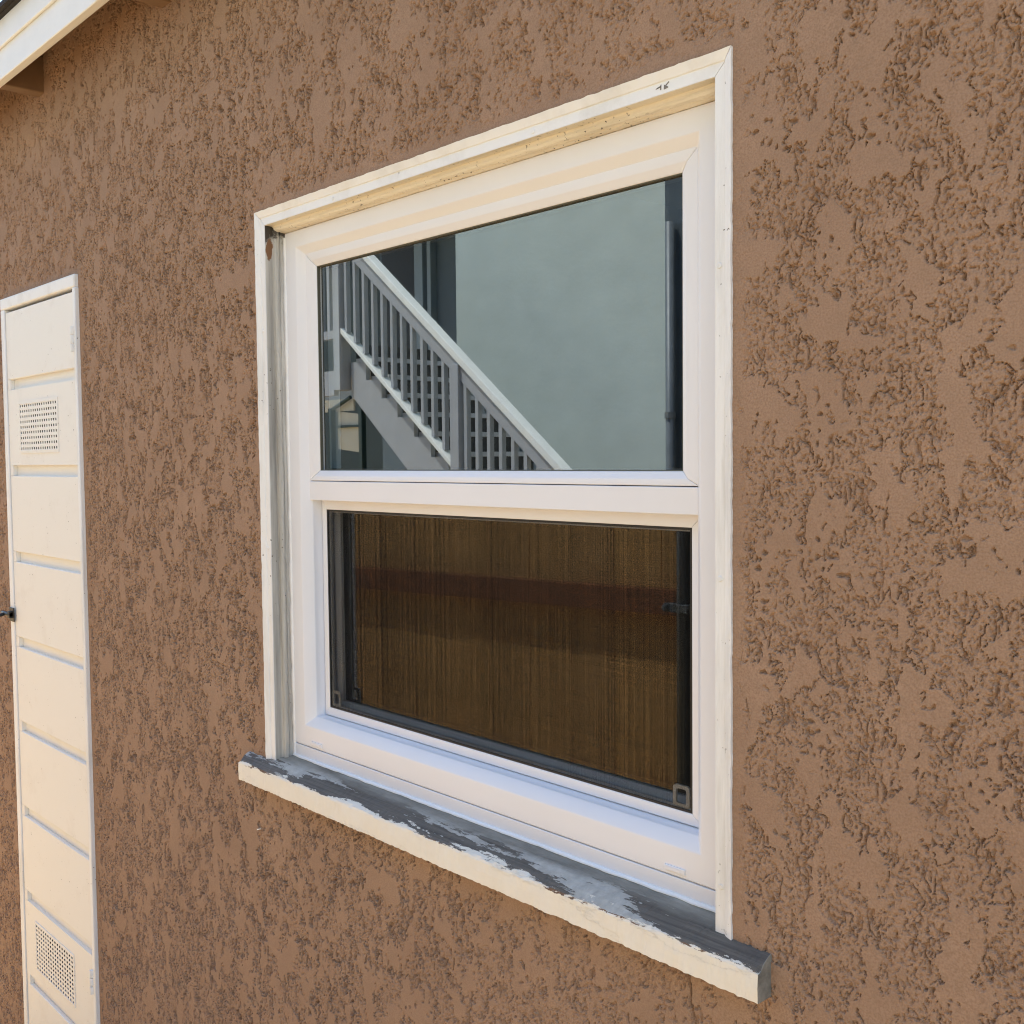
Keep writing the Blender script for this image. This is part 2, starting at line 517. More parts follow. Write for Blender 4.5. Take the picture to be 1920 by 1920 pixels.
verts_all, quads_all = [], []
vcount = 0
def wall_patch(x0, x1, z0, z1, step, coarse_left=None, coarse_right=None, zstep=None):
    """grid patch; border columns may follow a coarser neighbour's grid so that no crack opens"""
    global vcount
    nx, nz = max(1, round((x1 - x0) / step)), max(1, round((z1 - z0) / (zstep or step)))
    xs, zs = np.linspace(x0, x1, nx + 1), np.linspace(z0, z1, nz + 1)
    X, Z = np.meshgrid(xs, zs)
    D = stucco_depth(X, Z)
    for col, cs in ((0, coarse_left), (-1, coarse_right)):
        if cs:
            zc = np.linspace(cs[0], cs[1], max(1, round((cs[1] - cs[0]) / cs[2])) + 1)
            D[:, col] = np.interp(zs, zc, stucco_depth(np.full_like(zc, xs[col]), zc))
    V = np.stack([X, STUCCO_Y + D, Z], -1).reshape(-1, 3)
    i = np.arange(nz)[:, None] * (nx + 1) + np.arange(nx)[None, :]
    Q = np.stack([i, i + 1, i + nx + 2, i + nx + 1], -1)
    cx = 0.5 * (xs[:-1] + xs[1:])[None, :] + 0 * i
    cz = 0.5 * (zs[:-1] + zs[1:])[:, None] + 0 * i
    hole = np.zeros(i.shape, bool)
    for r in (WIN, DOOR):
        hole |= (cx > r[0] + 0.006) & (cx < r[1] - 0.006) & (cz > r[2] - 0.001) & (cz < r[3] - 0.006)
    verts_all.append(V)
    quads_all.append(Q[~hole].reshape(-1, 4) + vcount)
    vcount += len(V)

ZT = EYE + 0.97
cD, cA, cB, cC = 0.0038, 0.0012, 0.0020, 0.0017
zA = (0.94, 2.30)
wall_patch(-0.28, 0.40, *zA, cD)
wall_patch(-0.64, -0.28, *zA, cA, coarse_left=(0.60, ZT, cB), coarse_right=(*zA, cD))
wall_patch(-1.62, -0.64, 0.60, ZT, cB, coarse_left=(0.35, ZT, cC))
wall_patch(-2.36, -1.62, 0.35, ZT, 0.0021, zstep=cC, coarse_left=(0.0, ZT, 0.0026))
wall_patch(-3.22, -2.36, 0.0, ZT, 0.0030, zstep=0.0026)

def flat_patch(x0, x1, z0, z1):
    global vcount
    verts_all.append(np.array([[x0, STUCCO_Y, z0], [x1, STUCCO_Y, z0], [x1, STUCCO_Y, z1], [x0, STUCCO_Y, z1]]))
    quads_all.append(np.array([[0, 1, 2, 3]]) + vcount)
    vcount += 4
# wider sweep of the wall outside the picture, more coarsely modelled
wall_patch(-2.36, -1.62, 0.0, 0.35, 0.0058)
wall_patch(-1.62, -0.64, 0.0, 0.60, 0.0058)
wall_patch(-0.64, 0.40, 0.0, 0.94, 0.0058)
wall_patch(-0.64, 0.40, 2.30, ZT, 0.0058)
wall_patch(0.40, 1.20, 0.0, ZT, 0.0065)
flat_patch(1.20, 4.0, 0, ZT)
V = np.concatenate(verts_all)
Q = np.concatenate(quads_all)
used = np.zeros(len(V), bool)
used[Q.ravel()] = True
remap = np.cumsum(used) - 1
V, Q = V[used], remap[Q]
me = bpy.data.meshes.new('wall')
me.vertices.add(len(V))
me.vertices.foreach_set('co', V.astype(np.float32).ravel())
me.loops.add(Q.size)
me.loops.foreach_set('vertex_index', Q.astype(np.int32).ravel())
me.polygons.add(len(Q))
me.polygons.foreach_set('loop_start', np.arange(0, Q.size, 4, dtype=np.int32))
me.polygons.foreach_set('use_smooth', np.zeros(len(Q), bool))
me.update(calc_edges=True)
me.materials.append(MAT['stucco'])
wall = bpy.data.objects.new('wall', me)
COL.objects.link(wall)
wall.parent = house
tag(wall, 'rough brown stucco wall with smooth trowelled patches')

# chip of paint stuck to the stucco below the sill
MB(True).hexa([(-2.262, -0.001, -0.8795), (-2.253, -0.001, -0.8765), (-2.253, 0.004, -0.8765), (-2.262, 0.004, -0.8795),
               (-2.261, -0.001, -0.8765), (-2.252, -0.001, -0.8735), (-2.252, 0.004, -0.8735), (-2.261, 0.004, -0.8765)]).build('paint_chip', 'casing', house)

# house body behind the wall (keeps the rooms dark, casts the house's shadow)
hb = MB()
hb.box(-3.22, -3.10, 0.012, 6.0, 0, ZT)  # unseen left end, cut short so sun reaches the ground near the door
hb.box(3.85, 4.0, 0.12, 6.0, 0, ZT)
hb.box(-3.22, 4.0, 6.0, 6.15, 0, ZT)
hb.build('outer_wall', 'stucco', house)
rm = MB()
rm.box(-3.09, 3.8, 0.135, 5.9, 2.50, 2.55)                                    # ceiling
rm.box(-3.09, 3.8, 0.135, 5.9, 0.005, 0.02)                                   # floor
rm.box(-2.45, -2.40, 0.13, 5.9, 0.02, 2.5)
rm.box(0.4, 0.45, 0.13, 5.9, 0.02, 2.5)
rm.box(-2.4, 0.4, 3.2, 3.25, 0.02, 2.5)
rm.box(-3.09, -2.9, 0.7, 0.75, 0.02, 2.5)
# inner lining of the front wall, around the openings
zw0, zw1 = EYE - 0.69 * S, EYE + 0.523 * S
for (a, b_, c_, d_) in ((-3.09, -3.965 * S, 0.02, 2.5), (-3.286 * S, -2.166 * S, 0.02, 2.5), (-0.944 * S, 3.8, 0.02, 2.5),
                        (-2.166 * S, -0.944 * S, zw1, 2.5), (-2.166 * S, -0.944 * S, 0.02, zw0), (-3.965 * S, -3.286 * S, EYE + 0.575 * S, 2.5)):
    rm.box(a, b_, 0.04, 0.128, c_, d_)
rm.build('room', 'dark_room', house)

# roof and eave
roof = MB()
roof.prism([(-0.116, EYE + 0.9585), (-0.116, EYE + 0.966), (3.0, EYE + 1.75), (6.4, EYE + 0.93), (6.4, EYE + 0.90), (3.0, EYE + 1.70), (0.06, EYE + 0.994), (0.0, EYE + 0.9585)], -3.30, 4.3)
roof = roof.build('roof', 'shingle', house)
tag(roof, 'dark shingle edge above the white eave')
for i in range(12):       # butt ends of the starter course
    x = -3.30 + i * 0.62
    MB().box(x + 0.004, x + 0.616, -0.123 - 0.003 * (i % 2), -0.1155, EYE + 0.9605, EYE + 0.9705).build('shingle', 'shingle', roof)
MB().box(-3.30, 4.3, -0.1075, -0.1012, EYE + 0.902, EYE + 0.958).build('drip_board', 'fascia', roof, bevel=0.002)
MB().box(-3.30, 4.3, -0.101, -0.083, EYE + 0.841, EYE + 0.9262).build('fascia_board', 'fascia', roof, bevel=0.002)
MB().box(-3.30, 4.3, -0.082, 0.10, EYE + 0.927, EYE + 0.945).build('sheathing', 'brown_wood', roof)
for k in range(-6, 10):
    x = -2.554 + k * 0.648
    if not (-3.28 < x < 4.2):
        continue
    MB().box(x - 0.019, x + 0.019, -0.0825, 0.10, EYE + 0.843, EYE + 0.9265).build('rafter_tail', 'brown_wood', roof, bevel=0.003)

# ------------------------------------------------------------------ window
X0, X1, ZB, ZTOP = -2.214, -0.897, -0.70, 0.569
fr_rings = [(-2.166, -0.944, -0.6565, 0.521, 0.100), (-2.166, -0.944, -0.6565, 0.521, 0.0495), (-2.1197, -0.9877, -0.609, 0.484, 0.0495),
            (-2.0997, -1.0077, -0.589, 0.464, 0.070), (-2.0997, -1.0077, -0.589, 0.464, 0.150), (-2.166, -0.944, -0.6565, 0.521, 0.150)]
mb = MB(True)
for sd in 'LRTB':
    s_ = side_strip(fr_rings, sd)
    o = len(mb.v)
    mb.v += s_.v
    mb.f += [tuple(o + i for i in f) for f in s_.f if len(f) == 4]
window = mb.build('window', 'vinyl', house)
bmx = bmesh.new()
bmx.from_mesh(window.data)
bmesh.ops.remove_doubles(bmx, verts=bmx.verts, dist=1e-5)
bmesh.ops.recalc_face_normals(bmx, faces=bmx.faces)
bmx.to_mesh(window.data)
bmx.free()
md = window.modifiers.new('edge', 'BEVEL')
md.width, md.segments, md.limit_method, md.angle_limit = 0.0016, 3, 'ANGLE', RAD(25)
for p in window.data.polygons:
    p.use_smooth = True
window.data.set_sharp_from_angle(angle=RAD(60)) if hasattr(window.data, 'set_sharp_from_angle') else None
tag(window, 'white single hung window with old wooden casing and peeling sill')

# old wooden casing, mitred, resting on the sill
cas = [(0.0, 0.045), (0.0, 0.0), (0.0135, 0.0052), (0.0145, 0.0072), (0.032, 0.0072), (0.032, 0.045)]
rings = [(X0 + i, X1 - i, ZB - 0.012, ZTOP - i, y) for i, y in cas]
side_strip(rings, 'T', 0.0006, 160, 0.0008, 3, jw=[1.4, 1.4, 0.5, 0.5, 0.1, 0.1]).build('head_casing', 'casing', window)
side_strip(rings, 'L', 0.0006, 160, 0.0008, 5, jw=[1.4, 1.4, 0.5, 0.5, 0.1, 0.1]).build('side_casing', 'casing_v', window)
side_strip(rings, 'R', 0.0006, 160, 0.0008, 8, jw=[1.4, 1.4, 0.5, 0.5, 0.1, 0.1]).build('side_casing', 'casing_v', window)
# old stops and jambs inside the casing
jam = [(0.010, 0.012), (0.0326, 0.009), (0.0326, 0.026), (0.0365, 0.027), (0.041, 0.0265), (0.0445, 0.029), (0.0462, 0.033), (0.0462, 0.036), (0.0440, 0.0375), (0.0462, 0.039), (0.0475, 0.049), (0.0475, 0.062), (0.010, 0.062)]
rings = [(X0 + i, X1 - i, ZB - 0.004, ZTOP - i, y) for i, y in jam]
side_strip(rings, 'T', 0.0, 120, 0.0012, 13, jw=[0.1, 0.1, 0.2] + [0.8] * 8 + [0.1, 0.1]).build('head_jamb', 'jamb_head', window)
side_strip(rings, 'L', 0.0, 120, 0.0014, 15, jw=[0.1, 0.1, 0.2] + [0.8] * 8 + [0.1, 0.1]).build('side_jamb', 'jamb', window)
side_strip(rings, 'R', 0.0, 60, 0.0010, 18, jw=[0.1, 0.1, 0.2] + [0.8] * 8 + [0.1, 0.1]).build('side_jamb', 'jamb', window)

# sill: worn wooden nose
prof = [(-0.027, -0.757), (-0.0272, -0.735), (-0.027, -0.7165), (-0.0255, -0.7125), (-0.022, -0.7095), (-0.012, -0.7035), (0.0, -0.6975), (0.02, -0.6925), (0.045, -0.6875), (0.09, -0.686), (0.09, -0.757)]
nseg = 420
mb = MB(True)
pts = []
for s_ in range(nseg + 1):
    x = -2.296 + (2.296 - 0.8316) * s_ / nseg
    endw = min(1.0, min(s_, nseg - s_) / 2.0)
    for j, (y, z) in enumerate(prof):
        a = 0.0010 if 1 <= j <= 6 else (0.0012 if j == 0 else 0.0005)
        dy = a * (0.6 * vnoise1(x * 45, 40 + j) + 0.7 * vnoise1(x * 170, 60 + j))
        dz = a * (0.6 * vnoise1(x * 38, 80 + j) + 0.8 * vnoise1(x * 150, 100 + j))
        nose = (1 - endw) * 0.003 if j in (3, 4) else 0
        pts.append((x, y + dy + nose, z + dz - nose))
k = len(prof)
faces = [tuple(range(k)), tuple(range(nseg * k + k - 1, nseg * k - 1, -1))]
for s_ in range(nseg):
    for j in range(k):
        a, b_ = s_ * k + j, s_ * k + (j + 1) % k
        faces.append((a, b_, b_ + k, a + k))
mb.add(pts, faces)
sill = mb.build('sill', 'sill', window)
tag(sill, 'weathered wooden sill with peeling cream paint and bare grey top')

# vinyl nose under the frame, caulk line, weep covers
MB(True).box(-2.1655, -0.9445, 0.0493, 0.1, -0.690, -0.6582).build('sill_extender', 'vinyl', window, bevel=0.0008)
mb = MB(True)
pts, n_ = [], 200
for s_ in range(n_ + 1):
    x = -2.166 + 1.222 * s_ / n_
    w_ = 0.0075 + 0.0018 * vnoise1(x * 30, 7) + 0.0008 * vnoise1(x * 120, 8)
    pts += [(x, 0.0525, -0.6805 + 0.001 * vnoise1(x * 25, 9)), (x, 0.0462, -0.6838), (x, 0.0488 - w_, -0.6868), (x, 0.0525, -0.692)]
mb.add(pts, [(s_ * 4 + j, s_ * 4 + (j + 1) % 4, s_ * 4 + 4 + (j + 1) % 4, s_ * 4 + 4 + j) for s_ in range(n_) for j in range(4)])
mb.build('caulk_bead', 'caulk', window, smooth=True)
mb = MB(True)
pts = []
for s_ in range(n_ + 1):
    z = -0.689 + 1.2 * s_ / n_
    w_ = 0.0035 + 0.0012 * vnoise1(z * 40, 17)
    pts += [(-2.1665, 0.0525, z), (-2.1668, 0.0485 - w_, z), (-2.1640 + w_ * 0.6, 0.0488, z), (-2.160, 0.0525, z)]
mb.add(pts, [(s_ * 4 + j, s_ * 4 + (j + 1) % 4, s_ * 4 + 4 + (j + 1) % 4, s_ * 4 + 4 + j) for s_ in range(n_) for j in range(4)])
mb.build('caulk_bead', 'caulk', window, smooth=True)
for xa, xb in ((-2.0905, -2.0470), (-1.0575, -1.0170)):
    wc = MB(True).box(xa, xb, 0.0466, 0.052, -0.6497, -0.6407).build('weep_cover', 'vinyl', window, bevel=0.0009, seg=3)
    MB(True).box(xa + 0.005, xb - 0.008, 0.0458, 0.0464, -0.6478, -0.6428).build('weep_flap', 'vinyl', window, bevel=0.0002)
for (x, z) in ((-0.9205, -0.175), (-0.919, -0.6265), (-0.9215, 0.2716), (-2.196, -0.2), (-2.196, 0.3), (-1.9, 0.5455), (-1.3, 0.5455)):
    mb = MB(True)
    mb.tube((x, 0.0058, z), (x, 0.0085, z), 0.0042, 12)
    mb.build('nail_head', 'casing_v', window, bevel=0.0006)

# bare spots where the paint has come off the head casing
for q in (((-1.0425, 0.5526), (-1.0330, 0.5538), (-1.0325, 0.5560), (-1.0400, 0.5545)), ((-1.0340, 0.5500), (-1.0322, 0.5498), (-1.0318, 0.5575), (-1.0332, 0.5572)),
          ((-1.0270, 0.5490), (-1.0190, 0.5500), (-1.0192, 0.5515), (-1.0265, 0.5560)), ((-1.0232, 0.5535), (-1.0170, 0.5572), (-1.0176, 0.5590), (-1.0236, 0.5550))):
    MB(True).hexa([(x + 0.006, 0.0066, z - 0.0065) for x, z in q] + [(x + 0.006, 0.0078, z - 0.0065) for x, z in q]).build('bare_spot', 'bare', window)

# upper sash: four mitred members, glazing bead sloping to the glass
us = [(-2.1037, -1.0037, -0.044, 0.468, 0.100), (-2.1037, -1.0037, -0.044, 0.468, 0.0655), (-2.0840, -1.0240, -0.0335, 0.4505, 0.0655),
      (-2.0690, -1.0385, -0.0212, 0.4365, 0.0722), (-2.0690, -1.0385, -0.0212, 0.4365, 0.100)]
for sd, nm in (('T', 'sash_rail'), ('B', 'sash_rail'), ('L', 'sash_stile'), ('R', 'sash_stile')):
    side_strip(us, sd, 0.0005).build(nm, 'vinyl', window, bevel=0.0009)
MB(True).box(-2.1037, -1.0037, 0.0648, 0.1095, -0.0888, -0.0456).build('meeting_rail', 'vinyl', window, bevel=0.0010)
for nm, y in (('glass', 0.0800), ('glass_in', 0.0960)):
    MB(True).box(-2.075, -1.033, y, y + 0.0042, -0.026, 0.4425).build('glass_pane', nm, window)
gk = [(-2.0692, -1.0383, -0.0214, 0.4367, 0.0730), (-2.0672, -1.0403, -0.0194, 0.4347, 0.0736), (-2.0672, -1.0403, -0.0194, 0.4347, 0.0799), (-2.0692, -1.0383, -0.0214, 0.4367, 0.0799)]
for sd in 'LRTB':
    side_strip(gk, sd).build('gasket', 'gasket', window)
# dark spacer bar between the panes
sp = [(-2.0685, -1.039, -0.0208, 0.436, 0.0844), (-2.0645, -1.043, -0.0168, 0.432, 0.0844), (-2.0645, -1.043, -0.0168, 0.432, 0.0958), (-2.0685, -1.039, -0.0208, 0.436, 0.0958)]
for sd in 'LRTB':
    side_strip(sp, sd).build('spacer_bar', 'rubber', window)

# lower sash behind the insect screen
ls = [(-2.0985, -1.0090, -0.588, -0.060, 0.150), (-2.0985, -1.0090, -0.588, -0.060, 0.112), (-2.0760, -1.0315, -0.565, -0.083, 0.112),
      (-2.0665, -1.0410, -0.5545, -0.0925, 0.1215), (-2.0665, -1.0410, -0.5545, -0.0925, 0.150)]
for sd, nm in (('T', 'sash_rail'), ('B', 'sash_rail'), ('L', 'sash_stile'), ('R', 'sash_stile')):
    side_strip(ls, sd, 0.0005).build(nm, 'vinyl', window, bevel=0.0009)
for nm, y in (('glass', 0.1238), ('glass_in', 0.1425)):
    MB(True).box(-2.072, -1.0355, y, y + 0.0042, -0.560, -0.087).build('glass_pane', nm, window)
sp = [(-2.066, -1.0415, -0.554, -0.093, 0.1283), (-2.062, -1.0455, -0.550, -0.097, 0.1283), (-2.062, -1.0455, -0.550, -0.097, 0.1422), (-2.066, -1.0415, -0.554, -0.093, 0.1422)]
for sd in 'LRTB':
    side_strip(sp, sd).build('spacer_bar', 'rubber', window)

# insect screen
sc_r = [(-2.0960, -1.0115, -0.5870, -0.086, 0.104), (-2.0965, -1.0110, -0.5875, -0.0855, 0.0945), (-2.0945, -1.0130, -0.5855, -0.0875, 0.0915), (-2.0800, -1.0340, -0.5695, -0.1080, 0.0908),
        (-2.0776, -1.0363, -0.5672, -0.1104, 0.0918), (-2.0776, -1.0363, -0.5672, -0.1104, 0.104)]
for sd in 'LRTB':
    side_strip(sc_r, sd, 0.0004).build('screen_frame', 'vinyl', window, bevel=0.0005)
spl = [(-2.0774, -1.0365, -0.5670, -0.1106, 0.0945), (-2.0774, -1.0365, -0.5670, -0.1106, 0.0926), (-2.0736, -1.0405, -0.5632, -0.1144, 0.0926), (-2.0736, -1.0405, -0.5632, -0.1144, 0.0945)]
for sd in 'LRTB':
    side_strip(spl, sd).build('spline', 'rubber', window)
lip = [(-2.0776, -1.0363, -0.5672, -0.1104, 0.0975), (-2.0708, -1.0428, -0.5606, -0.1170, 0.0975), (-2.0708, -1.0428, -0.5606, -0.1170, 0.1035), (-2.0776, -1.0363, -0.5672, -0.1104, 0.1035)]
for sd in 'LRTB':
    side_strip(lip, sd).build('screen_lip', 'vinyl', window)
mb = MB(True)
pitch, wr, ym = 0.00070, 0.000071, 0.0938
x = -2.0738
while x < -1.0403:
    xj = x + pitch * random.uniform(-0.3, 0.3)
    mb.box(xj - wr, xj + wr, ym - wr, ym + wr, -0.5634, -0.1142)
    x += pitch
z = -0.5634
while z < -0.1142:
    zj = z + pitch * random.uniform(-0.3, 0.3)
    mb.box(-2.0738, -1.0403, ym + wr * 0.4, ym + wr * 2.4, zj - wr, zj + wr)
    z += pitch
mesh_o = mb.build('insect_mesh', 'wire', window)
tag(mesh_o, 'fine dark insect mesh over the lower sash', kind='stuff')
for (xa, xb) in ((-2.0735, -2.0400), (-1.0785, -1.0450)):
    tb = MB(True)
    za, zb, w_ = -0.5630, -0.5270, 0.0062
    outer, inner = [], []
    for cxs, czs in ((1, 1), (-1, 1), (-1, -1), (1, -1)):
        ccx, ccz = (xb if cxs > 0 else xa), (zb if czs > 0 else za)
        for q in range(4):
            a0 = {(1, 1): 0, (-1, 1): 90, (-1, -1): 180, (1, -1): 270}[(cxs, czs)] + q * 30
            ca, sa = math.cos(RAD(a0)), math.sin(RAD(a0))
            outer.append((ccx - cxs * 0.006 + 0.006 * ca, ccz - czs * 0.006 + 0.006 * sa))
            inner.append((ccx - cxs * (w_ + 0.003) + 0.003 * ca, ccz - czs * (w_ + 0.003) + 0.003 * sa))
    n_ = len(outer)
    pts = [(x, y, z) for y in (0.0955, 0.1000) for ring in (outer, inner) for x, z in ring]
    fcs = []
    for i in range(n_):
        j = (i + 1) % n_
        fcs += [(i, j, n_ + j, n_ + i), (2 * n_ + i, 3 * n_ + i, 3 * n_ + j, 2 * n_ + j), (i, 2 * n_ + i, 2 * n_ + j, j), (n_ + i, n_ + j, 3 * n_ + j, 3 * n_ + i)]
    tb.add(pts, fcs)
    tb.build('pull_tab', 'tab', window)

# ------------------------------------------------------------------ narrow cream door of wide boards
DX0, DX1 = -3.930, -3.306
door = MB(True)
door.box(-3.925, -3.309, 0.016, 0.030, -2.245, 0.20 + 0.326)      # backing, opened behind the vents below
# rebuild the backing around the two vents
door.v, door.f = [], []
VU = (-3.812, -3.467, 0.0435, 0.205)
VL = (-3.820, -3.472, -1.765, -1.602)
zcuts = [-2.245, VL[2], VL[3], VU[2], VU[3], 0.526]
for a, b_ in zip(zcuts[:-1], zcuts[1:]):
    if (a, b_) in ((VL[2], VL[3]), (VU[2], VU[3])):
        vx = VL if a == VL[2] else VU
        door.box(-3.925, vx[0], 0.0100, 0.030, a, b_)
        door.box(vx[1], -3.309, 0.0100, 0.030, a, b_)
    else:
        door.box(-3.925, -3.309, 0.0100, 0.030, a, b_)
door = door.build('door', 'door_paint', house)
tag(door, 'narrow cream door of wide horizontal boards with two perforated vents')
joints = [0.292, -0.004, -0.304, -0.603, -0.902, -1.204, -1.509, -1.812, -2.115]
ztop = 0.523
for i, zj in enumerate(joints + [-2.245]):
    zt, zb = ztop, zj
    mb = MB(True)
    hole = VU if zb < VU[2] and zt > VU[3] else (VL if zb < VL[2] and zt > VL[3] else None)
    if hole:
        mb.box(DX0 + 0.002, hole[0], -0.004, 0.0098, zb, zt)
        mb.box(hole[1], DX1 - 0.006, -0.004, 0.0098, zb, zt)
        mb.box(hole[0] + 1e-4, hole[1] - 1e-4, -0.0039, 0.0098, zb, hole[2])
        mb.box(hole[0] + 1e-4, hole[1] - 1e-4, -0.0039, 0.0098, hole[3], zt)
        mb.build('board', 'door_paint', door)
    else:
        mb.box(DX0 + 0.002, DX1 - 0.006, -0.004, 0.0098, zb, zt)
        mb.build('board', 'door_paint', door, bevel=0.0018)
    # solid stile closing the groove at the latch side
    if i < len(joints):
        MB(True).box(DX0 + 0.002, DX0 + 0.030, -0.0038, 0.0097, zj - 0.0355, zj - 0.0002).build('groove_end', 'door_paint', door)
    ztop = zj - 0.036
def vent(name, r, nx, nz, bx, bz):
    mb = MB(True)
    w, h = r[1] - r[0], r[3] - r[2]
    for i in range(nx + 1):
        xc = r[0] + w * i / nx
        a, b_ = max(r[0], xc - bx), min(r[1], xc + bx)
        mb.box(a, b_, -0.0056, -0.0049, r[2], r[3])
    for j in range(nz + 1):
        zc = r[2] + h * j / nz
        a, b_ = max(r[2], zc - bz), min(r[3], zc + bz)
        mb.box(r[0], r[1], -0.0058, -0.0051, a, b_)
    o = mb.build(name, 'door_paint', door)
    f = 0.007
    rr = [(r[0] - f, r[1] + f, r[2] - f, r[3] + f, -0.0041), (r[0] - f, r[1] + f, r[2] - f, r[3] + f, -0.0064), (r[0] + 0.002, r[1] - 0.002, r[2] + 0.002, r[3] - 0.002, -0.0068), (r[0] + 0.002, r[1] - 0.002, r[2] + 0.002, r[3] - 0.002, -0.0041)]
    for sd in 'LRTB':
        side_strip(rr, sd).build('vent_edge', 'door_paint', door)
    return o
vent('vent', VU, 17, 9, 0.0056, 0.0050)
vent('vent', VL, 16, 11, 0.0050, 0.0036)
# casing
MB(True).box(-3.968, -3.286, -0.009, 0.03, 0.5345, 0.574).build('door_head_casing', 'casing', door, bevel=0.003)
MB(True).box(-3.306 + 0.001, -3.2845, -0.008, 0.03, -2.25, 0.5342).build('door_side_casing', 'casing_v', door, bevel=0.002)
MB(True).box(-3.968, -3.9315, -0.008, 0.03, -2.25, 0.5342).build('door_side_casing', 'casing_v', door, bevel=0.002)
for zc in (0.379, -1.625):
    hg = MB(True)
    for q in range(3):
        a = zc + 0.038 - q * 0.0265
        hg.tube((-3.3075, -0.010, a), (-3.3075, -0.010, a - 0.024), 0.0065, 12)
    hg.build('hinge', 'casing_v', door, bevel=0.0005)
lt = MB(True)
lt.box(-3.962, -3.918, -0.013, -0.0095, -0.553, -0.504)
lt.tube((-4.02, -0.018, -0.528), (-3.93, -0.018, -0.528), 0.0075, 12)
lt.tube((-3.985, -0.018, -0.528), (-3.985, -0.045, -0.535), 0.006, 10)
lt.box(-3.950, -3.930, -0.024, -0.012, -0.540, -0.516)
lt.build('latch', 'black_iron', door, bevel=0.0008)

# ------------------------------------------------------------------ the yard opposite, seen only mirrored in the glass
# fence: runs slightly askew to the wall
fence = empty('wooden_fence', (-3.6, -2.18, 0))
tag(fence, 'brown vertical board fence with a dark red rail, reflected in the lower pane', 'fence')
fdir = Vector((1.8, -0.35, 0)).normalized()
fnor = Vector((-fdir.y, fdir.x, 0))             # towards the house
base = Vector((-3.65, -2.175, 0))
def fp(s_, d_, z):
    p = base + fdir * s_ + fnor * d_ - Vector((-3.6, -2.18, 0))
    return (p.x, p.y, z)
def fbox(a, b_, d0, d1, z0, z1):
    return MB().hexa([fp(a, d0, z0), fp(b_, d0, z0), fp(b_, d1, z0), fp(a, d1, z0), fp(a, d0, z1), fp(b_, d0, z1), fp(b_, d1, z1), fp(a, d1, z1)])
s_ = -3.4
while s_ < 4.6:
    w_ = 0.215 + 0.02 * random.random()
    fbox(s_, s_ + w_ - 0.004, -0.02, 0.0 + 0.002 * random.random(), 0.03, 1.505 + 0.008 * random.random()).build('board', 'board', fence)
    s_ += w_
for z0 in (0.985, 0.12):
    fbox(-3.4, 4.6, 0.003, 0.068, z0, z0 + 0.10).build('rail', 'redwood', fence)
for s_ in (-3.3, -0.9, 1.6, 4.4):
    fbox(s_, s_ + 0.09, -0.115, -0.022, 0, 1.49).build('fence_post', 'redwood', fence)

post = empty('steel_post', (-2.60, -2.24, 0))
tag(post, 'dark steel post with grey conduit, reflected at the right edge of the glass', 'post')
MB().box(-0.002, 0.14, -0.05, 0.05, 0, 4.2).build('post_shaft', 'post', post, bevel=0.004)
MB().tube((0.042, 0.075, 0), (0.042, 0.075, 2.50), 0.016).build('conduit', 'pipe', post, smooth=True)
MB().box(-0.03, 0.085, 0.052, 0.095, 1.024, 1.056).tube((-0.016, 0.08, 1.04), (-0.016, 0.11, 1.04), 0.012).build('pipe_clamp', 'pipe', post, bevel=0.002)
MB().tube((0.042, 0.075, 1.768), (0.042, 0.075, 1.792), 0.021).build('pipe_collar', 'pipe', post)

# neighbour's building
nb = empty('neighbour_building', (-6, -5, 0))
tag(nb, 'pale grey green stucco building with a shaded doorway, reflected in the upper pane', 'building')
w = MB()
w.box(-1.20, 12.0, -6.0, 0.0, 0, 6.2)
nbw = w.build('wall', 'grey_wall', nb)
MB().box(-3.98, -1.2005, -6.0, -1.2, 0, 6.2).build('entry_wall', 'entry_shade', nb)
MB().box(-16.0, -4.2, -6.4, -4.2, 0, 5.0).build('rear_wing', 'dark_wing', nb)
MB().box(-9.4, 12.4, -6.3, 0.16, 6.2, 6.4).build('roof_slab', 'fascia', nb)
MB().box(-4.0, -1.195, -1.199, 0.25, 4.35, 4.6).build('shade_overhang', 'trim_blue', nb)  # unseen overhang, added to keep sun off the recessed entry
# shaded doorway on the recessed wall (above the landing)
dw = MB().box(-3.90, -3.24, -1.199, -1.17, 2.30, 4.33).build('doorway', 'doorway', nb)
for a, b_ in ((-3.24, -3.10), (-3.02, -2.96)):
    MB().box(a, b_, -1.199, -1.12, 2.30, 4.34).build('door_trim', 'trim_blue', nb)
# dark store-room openings under the landing
for a, b_ in ((-3.5, -2.6),):
    MB().box(a, b_, -1.199, -1.16, 0.02, 2.05).build('store_door', 'doorway', nb)

